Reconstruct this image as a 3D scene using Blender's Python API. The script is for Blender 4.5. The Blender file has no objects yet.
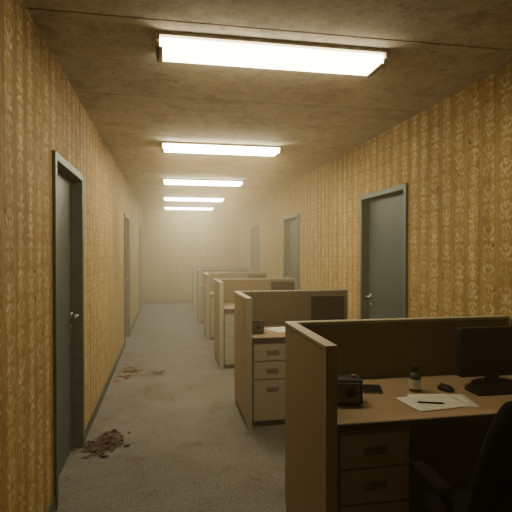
import bpy, bmesh, math, random
from mathutils import Vector, Matrix, noise as mnoise
random.seed(7)
D=bpy.data; S=bpy.context.scene; COL=S.collection
PI=math.pi
# ------------------------------------------------ materials
def newmat(name):
    m=D.materials.new(name); m.use_nodes=True
    nt=m.node_tree; b=nt.nodes['Principled BSDF']
    return m,nt,b
def N(nt,t,**k):
    n=nt.nodes.new(t)
    for a,v in k.items(): setattr(n,a,v)
    return n
def ramp(nt,src,stops):
    r=N(nt,'ShaderNodeValToRGB'); cr=r.color_ramp
    while len(cr.elements)<len(stops): cr.elements.new(0.5)
    for e,(p,c) in zip(cr.elements,stops):
        e.position=p; e.color=(c[0],c[1],c[2],1) if not isinstance(c,(int,float)) else (c,c,c,1)
    nt.links.new(src,r.inputs[0]); return r.outputs[0]
def noise(nt,vec,scale,detail=4,rough=.6,dist=0):
    n=N(nt,'ShaderNodeTexNoise'); n.inputs['Scale'].default_value=scale
    n.inputs['Detail'].default_value=detail; n.inputs['Roughness'].default_value=rough
    n.inputs['Distortion'].default_value=dist
    if vec is not None: nt.links.new(vec,n.inputs['Vector'])
    return n.outputs[0]
def M(nt,op,a,b=None,c=None):
    n=N(nt,'ShaderNodeMath',operation=op)
    for i,v in enumerate((a,b,c)):
        if v is None: continue
        if isinstance(v,(int,float)): n.inputs[i].default_value=v
        else: nt.links.new(v,n.inputs[i])
    return n.outputs[0]
def mix(nt,f,a,b,mode='MIX'):
    n=N(nt,'ShaderNodeMix',data_type='RGBA',blend_type=mode)
    for s,v in ((n.inputs[0],f),(n.inputs[6],a),(n.inputs[7],b)):
        if isinstance(v,(int,float)): s.default_value=v
        elif isinstance(v,tuple): s.default_value=(*v,1)
        else: nt.links.new(v,s)
    return n.outputs[2]
def bump(nt,b,h,st=.3,d=.01):
    n=N(nt,'ShaderNodeBump'); n.inputs['Strength'].default_value=st; n.inputs['Distance'].default_value=d
    nt.links.new(h,n.inputs['Height']); nt.links.new(n.outputs[0],b.inputs['Normal'])
def simple(name,c,rough=.5,metal=0,var=.15,scale=20,bst=0,spec=None):
    m,nt,b=newmat(name); tc=N(nt,'ShaderNodeTexCoord')
    n=noise(nt,tc.outputs['Object'],scale,5)
    lo=tuple(x*(1-var) for x in c); hi=tuple(min(1,x*(1+var)) for x in c)
    nt.links.new(ramp(nt,n,[(.3,lo),(.7,hi)]),b.inputs['Base Color'])
    b.inputs['Roughness'].default_value=rough; b.inputs['Metallic'].default_value=metal
    if spec is not None: b.inputs['Specular IOR Level'].default_value=spec
    if bst: bump(nt,b,n,bst,.003)
    return m
def wallpaper(name,axis,amt):
    m,nt,b=newmat(name); tc=N(nt,'ShaderNodeTexCoord'); O=tc.outputs['Object']
    sp=N(nt,'ShaderNodeSeparateXYZ'); nt.links.new(O,sp.inputs[0])
    u=sp.outputs[axis]; v=sp.outputs[2]
    W=.19; HP=.27
    mm=lambda op,a,b=None,c=None:M(nt,op,a,b,c)
    u=mm('MULTIPLY',mm('ADD',u,mm('MULTIPLY',noise(nt,O,20,4),.020)),1.15)
    v=mm('MULTIPLY',mm('ADD',v,mm('MULTIPLY',noise(nt,O,17,4),.032)),1.0)
    col=mm('FLOOR',mm('DIVIDE',u,W))
    v=mm('ADD',v,mm('MULTIPLY',col,HP/2))
    x=mm('ABSOLUTE',mm('SUBTRACT',mm('MULTIPLY',mm('FRACT',mm('DIVIDE',u,W)),W),W/2))
    y=mm('SUBTRACT',mm('MULTIPLY',mm('FRACT',mm('DIVIDE',v,HP)),HP),HP/2)
    def ell(cx,cy,ang,a,bb,ring=None):
        c,s=math.cos(ang),math.sin(ang)
        dx=mm('SUBTRACT',x,cx); dy=mm('SUBTRACT',y,cy)
        p=mm('DIVIDE',mm('ADD',mm('MULTIPLY',dx,c),mm('MULTIPLY',dy,s)),a)
        q=mm('DIVIDE',mm('ADD',mm('MULTIPLY',dx,-s),mm('MULTIPLY',dy,c)),bb)
        r=mm('ADD',mm('MULTIPLY',p,p),mm('MULTIPLY',q,q))
        o=mm('LESS_THAN',r,1)
        if ring: o=mm('MULTIPLY',o,mm('GREATER_THAN',r,ring))
        return o
    parts=[ell(0,.045,0,.020,.030),ell(.030,.060,.9,.030,.010),ell(.036,.018,.35,.032,.010),
           ell(.032,-.030,-.5,.032,.011),ell(0,-.045,0,.010,.032),ell(.018,-.085,1.0,.028,.009),
           ell(.012,.105,1.2,.024,.008),ell(.062,-.075,.8,.020,.007),ell(.060,.095,-.6,.020,.007),
           ell(0,0,0,.075,.125,.88)]
    pat=parts[0]
    for p in parts[1:]: pat=mm('MAXIMUM',pat,p)
    seam=mm('MULTIPLY',mm('GREATER_THAN',x,W/2-.012),mm('LESS_THAN',x,W/2-.005))
    pat=mm('MAXIMUM',pat,seam)
    mpw=N(nt,'ShaderNodeMapping'); nt.links.new(O,mpw.inputs[0]); mpw.inputs['Scale'].default_value=(1,1,.4)
    wear=ramp(nt,noise(nt,mpw.outputs[0],17,7,.85),[(.40,.08),(.58,1)])
    pat=mm('MULTIPLY',pat,wear)
    base=ramp(nt,noise(nt,O,2.4,7,.75),[(.3,(.31,.20,.05)),(.52,(.41,.27,.075)),(.75,(.49,.335,.105))])
    scr=ramp(nt,noise(nt,mpw.outputs[0],30,5,.88),[(.50,0),(.60,.5)])
    c=mix(nt,scr,base,(.63,.48,.24))
    c=mix(nt,mm('MULTIPLY',pat,amt),c,(.85,.74,.50))
    bnd=mm('MULTIPLY',mm('GREATER_THAN',x,W/2-.034),.46*amt/.7)
    c=mix(nt,bnd,c,(.28,.165,.04))
    mp=N(nt,'ShaderNodeMapping'); nt.links.new(O,mp.inputs[0]); mp.inputs['Scale'].default_value=(8,8,.5)
    g=ramp(nt,noise(nt,mp.outputs[0],1.6,6,.75),[(.36,(.52,.44,.32)),(.6,(1,1,1))])
    c=mix(nt,.8,c,g,'MULTIPLY')
    sp2=ramp(nt,noise(nt,O,15,3,.6),[(.29,(.15,.11,.06)),(.33,(1,1,1))])
    c=mix(nt,.85,c,sp2,'MULTIPLY')
    nt.links.new(c,b.inputs['Base Color']); b.inputs['Roughness'].default_value=.75
    b.inputs['Specular IOR Level'].default_value=.25
    bump(nt,b,pat,.2,.002)
    return m
WP_Y=wallpaper('wallpaper_side',1,.70); WP_X=wallpaper('wallpaper_end',0,.2)
def ceilmat():
    m,nt,b=newmat('ceiling_concrete'); tc=N(nt,'ShaderNodeTexCoord'); O=tc.outputs['Object']
    c=ramp(nt,noise(nt,O,7,9,.8),[(.3,(.40,.37,.30)),(.5,(.54,.50,.42)),(.7,(.65,.61,.52))])
    sp=ramp(nt,noise(nt,O,22,8,.85),[(.37,(.22,.18,.13)),(.44,(1,1,1))])
    c=mix(nt,.75,c,sp,'MULTIPLY')
    st=ramp(nt,noise(nt,O,2.2,9,.8),[(.38,(.5,.44,.36)),(.50,(1,1,1))])
    c=mix(nt,.6,c,st,'MULTIPLY')
    nt.links.new(c,b.inputs['Base Color']); b.inputs['Roughness'].default_value=.9
    bump(nt,b,noise(nt,O,22,6,.7),.35,.01); return m
CEIL=ceilmat()
def floormat():
    m,nt,b=newmat('worn_carpet'); tc=N(nt,'ShaderNodeTexCoord'); O=tc.outputs['Object']
    c=ramp(nt,noise(nt,O,1.6,7,.7),[(.3,(.25,.23,.20)),(.5,(.31,.29,.255)),(.72,(.37,.35,.31))])
    f=ramp(nt,noise(nt,O,62,5,.9),[(.38,(.25,.25,.25)),(.60,(1.0,1.0,1.0))])
    c=mix(nt,.85,c,f,'MULTIPLY')
    s=ramp(nt,noise(nt,O,3.2,8,.82,.5),[(.37,(.5,.34,.18)),(.46,(1,1,1))])
    c=mix(nt,.5,c,s,'MULTIPLY')
    nt.links.new(c,b.inputs['Base Color']); b.inputs['Roughness'].default_value=.95
    b.inputs['Specular IOR Level'].default_value=.15
    bump(nt,b,noise(nt,O,75,4,.85),.9,.012); return m
FLOOR=floormat()
def woodmat():
    m,nt,b=newmat('desk_laminate'); tc=N(nt,'ShaderNodeTexCoord')
    mp=N(nt,'ShaderNodeMapping'); nt.links.new(tc.outputs['Object'],mp.inputs[0]); mp.inputs['Scale'].default_value=(1,9,9)
    c=ramp(nt,noise(nt,mp.outputs[0],5,5,.65,.6),[(.3,(.34,.245,.145)),(.7,(.36,.26,.155))])
    nt.links.new(c,b.inputs['Base Color']); b.inputs['Roughness'].default_value=.45; return m
WOOD=woodmat()
BASEB=simple('baseboard_paint',(.08,.065,.045),.6)
DOORM=simple('door_paint',(.052,.082,.08),.5,0,.12,6)
FRAME=simple('door_frame_metal',(.11,.14,.13),.5,.2,.15,9)
STEEL=simple('brushed_steel',(.45,.43,.38),.35,.9)
FABRIC=simple('panel_fabric',(.185,.145,.09),.95,0,.01,2)
FABOUT=simple('panel_laminate',(.33,.27,.175),.8,0,.01,2,0,.2)
CAP=simple('cap_rail_metal',(.38,.345,.25),.5,.0,.02,4)
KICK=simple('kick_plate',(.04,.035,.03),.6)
PED=simple('pedestal_steel',(.31,.28,.21),.5,.0,.02,3)
PEDF=simple('drawer_front',(.39,.35,.265),.5,.0,.02,3)
BLACK=simple('black_plastic',(.006,.006,.006),.55,0,.1,20,0,.25)
BLACKF=simple('black_fabric',(.005,.005,.005),.9,0,.2,60,0,.1)
SCREEN=simple('dark_screen',(.003,.0035,.0035),.3,0,.1,10,0,.2)
HOUS=simple('fixture_enamel',(.36,.32,.24),.4,.2)
LEAFM=simple('dead_leaf',(.15,.08,.038),.85,0,.5,14)
LEAFD=simple('wet_leaf',(.065,.027,.016),.75,0,.7,40)
WHITEP=simple('label_paper',(.62,.62,.56),.6)
TEAL=simple('bottle_plastic',(.06,.10,.10),.25)
GREYB=simple('device_face',(.13,.115,.09),.5)
def papermat():
    m,nt,b=newmat('printed_paper'); tc=N(nt,'ShaderNodeTexCoord')
    sp=N(nt,'ShaderNodeSeparateXYZ'); nt.links.new(tc.outputs['Object'],sp.inputs[0])
    line=M(nt,'GREATER_THAN',M(nt,'FRACT',M(nt,'MULTIPLY',sp.outputs[1],85)),.6)
    w=M(nt,'GREATER_THAN',noise(nt,tc.outputs['Object'],160,1),.46)
    ins=M(nt,'LESS_THAN',M(nt,'ABSOLUTE',sp.outputs[0]),.082)
    ins2=M(nt,'LESS_THAN',M(nt,'ABSOLUTE',sp.outputs[1]),.12)
    f=M(nt,'MULTIPLY',M(nt,'MULTIPLY',line,w),M(nt,'MULTIPLY',ins,ins2))
    nt.links.new(mix(nt,M(nt,'MULTIPLY',f,.5),(.78,.76,.68),(.25,.24,.22)),b.inputs['Base Color'])
    b.inputs['Roughness'].default_value=.7; return m
PAPER=papermat()
def emis(name,c,s):
    m,nt,b=newmat(name)
    b.inputs['Base Color'].default_value=(.9,.9,.85,1)
    b.inputs['Emission Color'].default_value=(*c,1); b.inputs['Emission Strength'].default_value=s
    return m
TUBE=emis('lit_diffuser',(1,.835,.52),64)
TUBE0=emis('dim_diffuser',(1,.85,.54),22)
# ------------------------------------------------ geometry helpers
def B(bm,x0,x1,y0,y1,z0,z1):
    vs=[bm.verts.new(p) for p in ((x0,y0,z0),(x1,y0,z0),(x1,y1,z0),(x0,y1,z0),(x0,y0,z1),(x1,y0,z1),(x1,y1,z1),(x0,y1,z1))]
    for f in ((0,3,2,1),(4,5,6,7),(0,1,5,4),(1,2,6,5),(2,3,7,6),(3,0,4,7)): bm.faces.new([vs[i] for i in f])
def C(bm,loc,r,h,axis='Z',r2=None,seg=24):
    R={'Z':Matrix(),'X':Matrix.Rotation(PI/2,4,'Y'),'Y':Matrix.Rotation(PI/2,4,'X')}[axis]
    bmesh.ops.create_cone(bm,cap_ends=True,segments=seg,radius1=r,radius2=r if r2 is None else r2,depth=h,matrix=Matrix.Translation(loc)@R)
def tube(bm,pts,r,seg=10):
    pts=[Vector(p) for p in pts]; rings=[]; up=Vector((0,0,1))
    for i,p in enumerate(pts):
        t=(pts[min(i+1,len(pts)-1)]-pts[max(i-1,0)]).normalized()
        a=t.cross(up)
        if a.length<.05: a=t.cross(Vector((0,1,0)))
        a.normalize(); b=t.cross(a)
        rings.append([bm.verts.new(p+r*(a*math.cos(k*2*PI/seg)+b*math.sin(k*2*PI/seg))) for k in range(seg)])
    for q,w in zip(rings,rings[1:]):
        for k in range(seg): bm.faces.new((q[k],q[(k+1)%seg],w[(k+1)%seg],w[k]))
    bm.faces.new(rings[0]); bm.faces.new(rings[-1][::-1])
def obj(name,fn,mat,parent=None,bev=0,smooth=False,kind=None,sub=0,label=None):
    bm=bmesh.new(); fn(bm); bmesh.ops.recalc_face_normals(bm,faces=bm.faces)
    me=D.meshes.new(name); bm.to_mesh(me); bm.free()
    if smooth:
        for p in me.polygons: p.use_smooth=True
    o=D.objects.new(name,me); COL.objects.link(o)
    me.materials.append(mat)
    if bev:
        k=o.modifiers.new('bevel','BEVEL'); k.width=bev; k.segments=3; k.limit_method='ANGLE'; k.angle_limit=math.radians(40)
    if sub:
        k=o.modifiers.new('sub','SUBSURF'); k.levels=sub; k.render_levels=sub
    if parent: o.parent=parent
    if kind: o['kind']=kind
    if label: o['label']=label
    return o
def root(name,loc,label,cat,rz=0,group=None):
    e=D.objects.new(name,None); COL.objects.link(e); e.location=loc; e.rotation_euler=(0,0,rz); e.empty_display_size=.1
    if label: e['label']=label; 
    if cat: e['category']=cat
    if group: e['group']=group
    return e
def copytree(src,loc,rz=None,label=None):
    def rec(o,par):
        c=o.copy(); COL.objects.link(c)
        if par: c.parent=par
        for ch in list(o.children): rec(ch,c)
        return c
    n=rec(src,None); n.location=loc
    if rz is not None: n.rotation_euler=(0,0,rz)
    if label: n['label']=label
    return n
boxes=lambda *L: (lambda bm:[B(bm,*b) for b in L])
# ------------------------------------------------ room
XL,XR,YE,YS,H=-.66,2.13,14.1,-1.6,2.72
T=.16
Ldoors=[3.50,8.40,12.7]; Rdoors=[4.50,8.05,11.5]; LW,LH,RW,RH=.49,2.14,.52,2.15
def wallside(x0,x1,doors,DW,DH):
    def f(bm):
        y=YS
        for d in doors:
            B(bm,x0,x1,y,d-DW,0,H); B(bm,x0,x1,d-DW,d+DW,DH,H); y=d+DW
        B(bm,x0,x1,y,YE,0,H)
    return f
obj('wall_left',wallside(XL-T,XL,Ldoors,LW,LH),WP_Y,kind='structure')
obj('wall_right',wallside(XR,XR+T,Rdoors,RW,RH),WP_Y,kind='structure')
obj('wall_back',boxes((XL-T,XR+T,YE,YE+T,0,H)),WP_X,kind='structure')
obj('wall_front',boxes((XL-T,XR+T,YS-T,YS,0,H)),WP_X,kind='structure')
obj('floor',boxes((XL-T,XR+T,YS-T,YE+T,-.1,0)),FLOOR,kind='structure')
def ceilf(bm):
    ys=[YS-T,-1.25,0,1.25,2.50,3.75,5.0,6.25,7.5,8.75,10,11.25,12.5,YE+T]; g=.008
    for a,b in zip(ys,ys[1:]): B(bm,XL-T,XR+T,a+g,b-g,H,H+.1)
    B(bm,XL-T,XR+T,YS-T,YE+T,H+.02,H+.12)
obj('ceiling',ceilf,CEIL,kind='structure')
def bbd(x0,x1,doors,DW):
    def f(bm):
        y=YS
        for d in doors+[None]:
            e=YE if d is None else d-DW
            B(bm,x0,x1,y,e,0,.09)
            if d: y=d+DW
    return f
obj('baseboard_left',bbd(XL,XL+.012,Ldoors,LW),BASEB,kind='structure')
obj('baseboard_right',bbd(XR-.012,XR,Rdoors,RW),BASEB,kind='structure')
obj('baseboard_back',boxes((XL+.012,XR-.012,YE-.012,YE,0,.12)),BASEB,kind='structure')
def door(n,x,y,rz,hs,DW,DH):
    r=root('door_%d'%n,(x,y,0),None,None,rz); r['kind']='structure'
    obj('door_frame',boxes((-.02,.13,-DW,-DW+.05,0,DH),(-.02,.13,DW-.05,DW,0,DH),(-.02,.13,-DW+.05,DW-.05,DH-.05,DH)),FRAME,r,.004)
    w=DW-.052
    obj('door_leaf',boxes((.06,.10,-w,w,.008,DH-.054)),DOORM,r,.002)
    hy=hs*(w-.07)
    def hf(bm):
        C(bm,(.055,hy,1.05),.026,.012,'X'); C(bm,(.03,hy,1.05),.009,.05,'X')
        tube(bm,[(.008,hy,1.05),(.006,hy-hs*.05,1.05),(.01,hy-hs*.11,1.047)],.009)
        B(bm,.054,.061,hy-.018,hy+.018,.93,.98)
    obj('door_handle',hf,STEEL,r,0,True)
for i,y in enumerate(Ldoors): door(i+1,XL,y,PI,-1,LW,LH)
for i,y in enumerate(Rdoors): door(i+4,XR,y,0,1,RW,RH)
# ------------------------------------------------ ceiling lights
LX=.615
def light(Y):
    r=root('ceiling_light',(LX,Y,H),'lit fluorescent batten fixture on the stained ceiling','ceiling light',group='fluorescent ceiling lights')
    L=.65
    obj('housing',boxes((-L,L,-.14,.14,-.020,-.0005)),HOUS,r,.003)
    obj('end_cap',boxes((-L-.02,-L+.004,-.14,.14,-.045,-.0005)),HOUS,r,.002)
    obj('end_cap',boxes((L-.004,L+.02,-.14,.14,-.045,-.0005)),HOUS,r,.002)
    obj('diffuser',boxes((-L+.005,L-.005,-.105,.105,-.068,-.0205)),TUBE,r)
    for s in (-1,1):
        x0,x1=sorted((s*(L-.02),s*(L+.014))); x2,x3=sorted((s*(L-.003),s*(L+.014)))
        obj('retaining_clip',boxes((x0,x1,-.105,.105,-.076,-.0685),(x2,x3,-.105,.105,-.076,-.0455)),HOUS,r,.001)
    return r
l0=light(5.40)
for Y in (2.76,8.1,10.8,13.2):
    n=copytree(l0,(LX,Y,H))
    if Y<3:
        for ch in n.children:
            if ch.name.startswith('diffuser'): ch.data=ch.data.copy(); ch.data.materials[0]=TUBE0
# ------------------------------------------------ cubicles
PH=1.13; DT=.79
def partition(Y,XE):
    PX=XE-.68
    r=root('cubicle_partition',(.68,Y,0),'khaki-tan L-shaped cubicle partition with metal cap rail','cubicle partition',group='row of cubicle partitions')
    s=obj('side_panel',boxes((0,.05,-.67,.05,.06,PH-.012)),FABOUT,r,.004)
    obj('cap_rail',boxes((-.003,.053,-.673,.053,PH-.012,PH+.006)),CAP,s,.003)
    obj('end_post',boxes((-.002,.052,-.682,-.67,0.0,PH+.006)),CAP,s,.003)
    obj('kick_plate',boxes((.008,.042,-.66,.05,0,.06)),KICK,s)
    b=obj('back_panel',boxes((.05,PX,0,.05,.06,PH-.012)),FABRIC,r,.004)
    obj('cap_rail',boxes((.053,PX+.003,-.003,.053,PH-.012,PH+.006)),CAP,b,.003)
    obj('kick_plate',boxes((.05,PX,.008,.042,0,.06)),KICK,b)
    return r
def desk(Y,XE):
    r=root('desk',(.735,Y,0),'brown wood-laminate desk built between cubicle partitions','desk',group='row of cubicle desks')
    W=XE-.735
    obj('desktop',boxes((0,W,-.675,-.004,DT-.035,DT)),WOOD,r,.006)
    obj('edge_band',boxes((0.002,W-.002,-.681,-.675,DT-.033,DT-.003)),KICK,r,.002)
    obj('leg_panel',boxes((W-.035,W-.005,-.64,-.02,0,DT-.035)),PED,r,.002)
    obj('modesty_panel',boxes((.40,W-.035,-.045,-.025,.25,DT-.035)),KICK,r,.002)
    return r
def pedestal(Y):
    r=root('drawer_pedestal',(.745,Y-.66,0),'beige-grey steel three-drawer pedestal under the desk','drawer unit',group='desk drawer pedestals')
    W=.345
    obj('body',boxes((0,W,.018,.60,.05,DT-.037)),PED,r,.003)
    obj('plinth',boxes((.01,W-.01,.035,.58,0,.05)),KICK,r)
    z=DT-.055
    for h in (.160,.160,.365):
        d=obj('drawer',boxes((.008,W-.008,0,.018,z-h+.006,z-.004)),PEDF,r,.003)
        zc=z-.08
        def hf(bm,zc=zc):
            B(bm,W/2-.055,W/2+.055,-.006,0,zc-.018,zc-.013); B(bm,W/2-.055,W/2+.055,-.006,0,zc+.013,zc+.018)
            B(bm,W/2-.055,W/2-.05,-.006,0,zc-.013,zc+.013); B(bm,W/2+.05,W/2+.055,-.006,0,zc-.013,zc+.013)
            B(bm,W/2-.05,W/2+.05,-.001,0,zc-.013,zc+.013); B(bm,W/2-.04,W/2+.04,-.014,-.001,zc+.003,zc+.009)
        obj('handle',hf,STEEL,d,0)
        z-=h
    return r
CY=[2.66,4.76,6.86,8.90,10.85,12.75]
partition(CY[0],XR-.018); desk(CY[0],XR-.02)
e0=pedestal(CY[0]); p0=partition(CY[1],1.87); d0=desk(CY[1],1.86)
for Y in CY[1:]:
    copytree(e0,(.745,Y-.66,0))
for Y in CY[2:]:
    copytree(p0,(.68,Y,0)); copytree(d0,(.735,Y,0))
# ------------------------------------------------ monitors
def monitor(loc,rz=0):
    r=root('computer_monitor',loc,'small black flat monitor switched off on the desk','monitor',rz,group='desk monitors')
    obj('housing',boxes((-.165,.165,-.012,.025,.045,.315)),BLACK,r,.006)
    obj('bezel',boxes((-.165,.165,-.018,-.012,.045,.065),(-.165,.165,-.018,-.012,.299,.315),(-.165,-.149,-.018,-.012,.065,.299),(.149,.165,-.018,-.012,.065,.299)),BLACK,r,.001)
    obj('screen',boxes((-.149,.149,-.0145,-.0118,.065,.299)),SCREEN,r)
    obj('stand_neck',boxes((-.03,.03,.0,.03,.012,.10)),BLACK,r,.006)
    def base(bm):
        C(bm,(0,0,.006),.105,.012,'Z',.095,40)
        for v in bm.verts: v.co.y*=.72
    obj('stand_base',base,BLACK,r,.002)
    return r
m0=monitor((1.55,4.47,DT))
for x,y in ((1.62,6.60),(1.65,8.66),(1.65,10.6)): copytree(m0,(x,y,DT))
m1=copytree(m0,(1.84,2.44,DT)); m1.scale=(1.32,1.05,1.02)
def keyboard(loc,rz=0):
    r=root('keyboard',loc,'black computer keyboard lying on the desk in front of monitor','keyboard',rz,group='desk keyboards')
    def base(bm):
        B(bm,-.165,.165,-.062,.062,0,.014)
        for v in bm.verts:
            if v.co.y>0 and v.co.z>.01: v.co.z+=.008
    obj('case',base,BLACK,r,.004)
    def keys(bm):
        for j in range(5):
            for i in range(15):
                x=-.155+i*.0208; y=-.053+j*.0215
                if j==0 and 4<=i<=8: continue
                z=.0165+ (y+.062)/.124*.008
                B(bm,x,x+.0175,y,y+.0175,z-.004,z+.004)
        B(bm,-.155+4*.0208,-.155+9*.0208-.003,-.053,-.0355,.0125,.0205)
    k=obj('keys',keys,BLACK,r,.0015); k['kind']='stuff'
    return r
k0=keyboard((1.76,2.29,DT),.0)
copytree(k0,(1.55,4.28,DT))
def mouse(loc,rz):
    r=root('computer_mouse',loc,'small black computer mouse on the desk','computer mouse',rz)
    def bd(bm):
        bmesh.ops.create_uvsphere(bm,u_segments=24,v_segments=12,radius=1)
        for v in bm.verts:
            v.co=Vector((v.co.x*.031,v.co.y*.052,max(v.co.z,-.25)*.026+.0065))
    obj('body',bd,BLACK,r,0,True)
    obj('scroll_wheel',lambda bm:C(bm,(0,.028,.028),.007,.006,'X'),GREYB,r)
mouse((1.49,2.36,DT),.3)
def bottle(loc):
    r=root('medicine_bottle',loc,'small dark teal bottle with pale label and dark cap','bottle')
    def bd(bm):
        prof=[(0,0),(.026,0),(.028,.004),(.028,.078),(.024,.088),(.014,.094),(.014,.1),(0,.1)]
        seg=28; rings=[]
        for R,z in prof[1:-1]: rings.append([bm.verts.new((R*math.cos(2*PI*k/seg),R*math.sin(2*PI*k/seg),z)) for k in range(seg)])
        for q,w in zip(rings,rings[1:]):
            for k in range(seg): bm.faces.new((q[k],q[(k+1)%seg],w[(k+1)%seg],w[k]))
        bm.faces.new(rings[0]); bm.faces.new(rings[-1])
    obj('bottle_body',bd,TEAL,r,0,True)
    obj('label_wrap',lambda bm:C(bm,(0,0,.038),.0288,.046,'Z',seg=32),WHITEP,r,0)
    obj('cap',lambda bm:C(bm,(0,0,.111),.019,.026,'Z',.0175),BLACK,r,.002)
    r.scale=(1.1,1.1,1.1)
bottle((1.32,2.38,DT))
def device(loc,rz):
    r=root('desk_radio',loc,'small dark boxy desk radio with round dial','desk radio',rz,group='desk radios')
    obj('case',boxes((-.062,.062,-.055,.055,.006,.115)),BLACK,r,.008)
    obj('face_plate',boxes((-.05,.05,-.059,-.054,.018,.104)),GREYB,r,.003)
    obj('dial',lambda bm:(C(bm,(0.012,-.062,.06),.022,.008,'Y',None,32),C(bm,(0.012,-.067,.06),.010,.006,'Y')),BLACK,r,.002)
    obj('foot',boxes((-.05,-.03,-.045,.045,0,.006)),KICK,r); obj('foot',boxes((.03,.05,-.045,.045,0,.006)),KICK,r)
    obj('knob',lambda bm:C(bm,(.03,0,.119),.012,.012),STEEL,r)
    return r
v0=device((.885,2.26,DT),-.25); v1=copytree(v0,(.82,4.34,DT),-.1); v0.scale=(1.12,1.12,1.12)
def nb(loc,rz):
    r=root('notebook',loc,'closed black notebook on the desk beside the radio','notebook',rz)
    obj('cover',boxes((-.05,.05,-.07,.07,0,.0015),(-.05,.05,-.07,.07,.0085,.010),(-.052,-.048,-.07,.07,0,.010)),BLACK,r,.0007)
    obj('page_block',boxes((-.047,.048,-.067,.067,.0015,.0085)),WHITEP,r)
nb((1.10,2.44,DT),-.3)
def sheet(loc,rz,label,corner=1):
    def f(bm):
        n=8
        g=[[bm.verts.new((-.105+.21*i/n,-.1485+.297*j/n,.0012+corner*.004*max(0,(i/n-.75))*4*(j/n))) for j in range(n+1)] for i in range(n+1)]
        for i in range(n):
            for j in range(n): bm.faces.new((g[i][j],g[i+1][j],g[i+1][j+1],g[i][j+1]))
    o=obj('paper_sheet',f,PAPER,None,0,True); o.location=loc; o.rotation_euler=(0,0,rz)
    o['label']=label; o['category']='paper'; o['group']='papers on desks'
    so=o.modifiers.new('s','SOLIDIFY'); so.thickness=.0004
sheet((1.37,2.20,DT),1.36,'white printed sheet of paper lying on the desk',0)
sheet((1.31,2.18,DT+.0015),1.68,'white sheet overlapping another, with a pen on it',1)
sheet((1.08,4.46,DT),.3,'white sheet of paper on a desk next to a radio')
def pen(loc,rz):
    r=root('pen',loc,'thin dark ballpoint pen lying on the paper','pen',rz)
    obj('barrel',lambda bm:C(bm,(0,0,.0045),.0042,.12,'X',None,12),BLACK,r,0,True)
    obj('tip',lambda bm:C(bm,(.066,0,.0045),.0042,.012,'X',.001,12),STEEL,r,0,True)
    obj('clip',boxes((-.058,-.02,-.001,.001,.0085,.0098)),STEEL,r)
pen((1.28,2.16,DT+.0035),-.35)
# ------------------------------------------------ office chair
def chair(loc,rz):
    r=root('office_chair',loc,'black swivel office chair with armrests pulled near the desk','chair',rz)
    obj('seat',lambda bm:B(bm,-.24,.24,-.22,.25,.43,.51),BLACKF,r,.03,True)
    def back(bm):
        n=10; m=10; fr=[];bk=[]
        for j in range(m+1):
            t=j/m; z=.50+.56*t; w=.27*(1-.5*t**3.4)*(1 if j else .8)
            rf=[];rb=[]
            for i in range(n+1):
                s=-1+2*i/n; y=-.25-.06*t+.05*s*s-.03*math.sin(PI*t)
                rf.append(bm.verts.new((s*w,y+.02,z-.03*s*s*t))); rb.append(bm.verts.new((s*w,y-.035,z-.03*s*s*t)))
            fr.append(rf);bk.append(rb)
        for j in range(m):
            for i in range(n):
                bm.faces.new((fr[j][i],fr[j][i+1],fr[j+1][i+1],fr[j+1][i])); bm.faces.new((bk[j][i+1],bk[j][i],bk[j+1][i],bk[j+1][i+1]))
            bm.faces.new((fr[j][0],fr[j+1][0],bk[j+1][0],bk[j][0])); bm.faces.new((fr[j+1][n],fr[j][n],bk[j][n],bk[j+1][n]))
        for i in range(n):
            bm.faces.new((fr[0][i+1],fr[0][i],bk[0][i],bk[0][i+1])); bm.faces.new((fr[m][i],fr[m][i+1],bk[m][i+1],bk[m][i]))
    obj('backrest',back,BLACKF,r,0,True,sub=1)
    obj('back_support',lambda bm:tube(bm,[(0,-.1,.42),(0,-.26,.42),(0,-.325,.48),(0,-.335,.62),(0,-.35,.8)],.02),BLACK,r,0,True)
    for s in (-1,1):
        def arm(bm,s=s):
            tube(bm,[(s*.2,.02,.44),(s*.27,.02,.45),(s*.29,.04,.52),(s*.29,.07,.60),(s*.29,.04,.655),(s*.29,-.1,.662),(s*.29,-.17,.63),(s*.29,-.19,.55),(s*.27,-.14,.47),(s*.2,-.12,.44)],.018)
        a=obj('armrest',arm,BLACKF,r,0,True)
        obj('arm_pad',boxes((s*.29-.03,s*.29+.03,-.16,.08,.655,.685)),BLACKF,a,.012)
    obj('gas_lift',lambda bm:(C(bm,(0,0,.28),.025,.3),C(bm,(0,0,.2),.035,.16)),BLACK,r,0,True)
    for k in range(5):
        a=k*2*PI/5-.2; c,s=math.cos(a),math.sin(a)
        obj('base_leg',lambda bm,c=c,s=s:tube(bm,[(0,0,.13),(.15*c,.15*s,.115),(.28*c,.28*s,.085)],.019),BLACK,r,0,True)
        def cas(bm,c=c,s=s,a=a):
            for o in (-.014,.014):
                bmesh.ops.create_cone(bm,cap_ends=True,segments=20,radius1=.027,radius2=.027,depth=.018,
                   matrix=Matrix.Translation((.28*c-o*s,.28*s+o*c,.027))@Matrix.Rotation(a,4,'Z')@Matrix.Rotation(PI/2,4,'X'))
            C(bm,(.28*c,.28*s,.06),.008,.05)
        obj('caster',cas,BLACK,r,.002)
chair((1.30,1.72,0),-.05)
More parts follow.
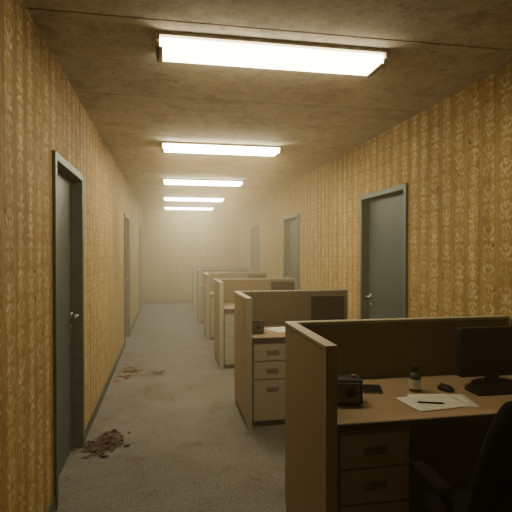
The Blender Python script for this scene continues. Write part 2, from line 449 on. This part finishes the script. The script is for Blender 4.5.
# ------------------------------------------------ debris
def leaves(name,loc,n,sx,sy,label,mat,s0=.03,h=.0,tilt=.12,mound=0):
    def f(bm):
        if mound:
            K=26
            g={}
            for i in range(K+1):
                for j in range(K+1):
                    a=-1+2*i/K; b=-1+2*j/K
                    rr=math.hypot(a,b); p=Vector((a*3,b*3,1.7)); e=mnoise.noise(p)*.35
                    z=mound*max(0,1-(rr+e)**2)*(.55+.6*abs(mnoise.noise(p*3)))
                    g[i,j]=bm.verts.new((a*sx*1.9,b*sy*1.9,z-.001)) if z>.004 else None
            for i in range(K):
                for j in range(K):
                    q=[g[i,j],g[i+1,j],g[i+1,j+1],g[i,j+1]]
                    if all(q): bm.faces.new(q)
        for k in range(n):
            x=random.gauss(0,sx); y=random.gauss(0,sy); x=max(-2.2*sx,min(2.5*sx,x)); y=max(-2.6*sy,min(2.6*sy,y))
            z=h*math.exp(-(x/sx)**2-(y/sy)**2)
            R=Matrix.Translation((x,y,z+.003))@Matrix.Rotation(random.random()*6.28,4,'Z')@Matrix.Rotation(random.gauss(0,tilt),4,'X')
            s=s0*random.uniform(.4,1.3)
            mid=[bm.verts.new(R@Vector((s*t,0,0))) for t in (-1,-.4,.3,1)]
            for sg in (-1,1):
                e=[bm.verts.new(R@Vector((s*t,sg*s*w,random.uniform(.0,.006)))) for t,w in ((-.45,.65),(.25,.75))]
                bm.faces.new((mid[0],mid[1],e[0])); bm.faces.new((mid[1],mid[2],e[1],e[0])); bm.faces.new((mid[2],mid[3],e[1]))
        for v in bm.verts: v.co.z=max(v.co.z,.001)
    o=obj(name,f,mat,None,0,False,kind='stuff'); o.location=loc; o['label']=label; o['category']='debris'
leaves('leaf_litter',(-.47,3.98,0),170,.065,.095,'reddish-brown heap of dead leaves on carpet beside wall',LEAFD,.034,.035,.3,mound=.05)
leaves('leaf_litter',(-.44,6.3,0),40,.08,.20,'flat dry leaves on the carpet near the wall',LEAFM,.04,.008,.25)
leaves('leaf_litter',(-.12,6.2,0),9,.05,.08,'few dry leaf scraps on the carpet',LEAFM,.04,.005,.2)
# ------------------------------------------------ world, camera
w=D.worlds.new('world'); S.world=w; w.use_nodes=True; nt=w.node_tree
nt.nodes['Background'].inputs[0].default_value=(.02,.016,.01,1); nt.nodes['Background'].inputs[1].default_value=.3
vs=nt.nodes.new('ShaderNodeVolumeScatter'); vs.inputs['Color'].default_value=(1,.78,.48,1); vs.inputs['Anisotropy'].default_value=.1
tc=nt.nodes.new('ShaderNodeTexCoord'); sx=nt.nodes.new('ShaderNodeSeparateXYZ'); nt.links.new(tc.outputs['Object'],sx.inputs[0])
mr=nt.nodes.new('ShaderNodeMapRange'); nt.links.new(sx.outputs[1],mr.inputs['Value'])
for k,v_ in (('From Min',2.5),('From Max',9.5),('To Min',.028),('To Max',.17)): mr.inputs[k].default_value=v_
nt.links.new(mr.outputs[0],vs.inputs['Density'])
nt.links.new(vs.outputs[0],nt.nodes['World Output'].inputs['Volume'])
cam=D.cameras.new('camera'); co=D.objects.new('camera',cam); COL.objects.link(co); S.camera=co
cam.sensor_width=36; cam.lens=36*480/512; cam.clip_start=.05
th=math.atan(90/480)
co.location=(0,0,1.55); co.rotation_euler=(PI/2-math.radians(.7),0,-th)
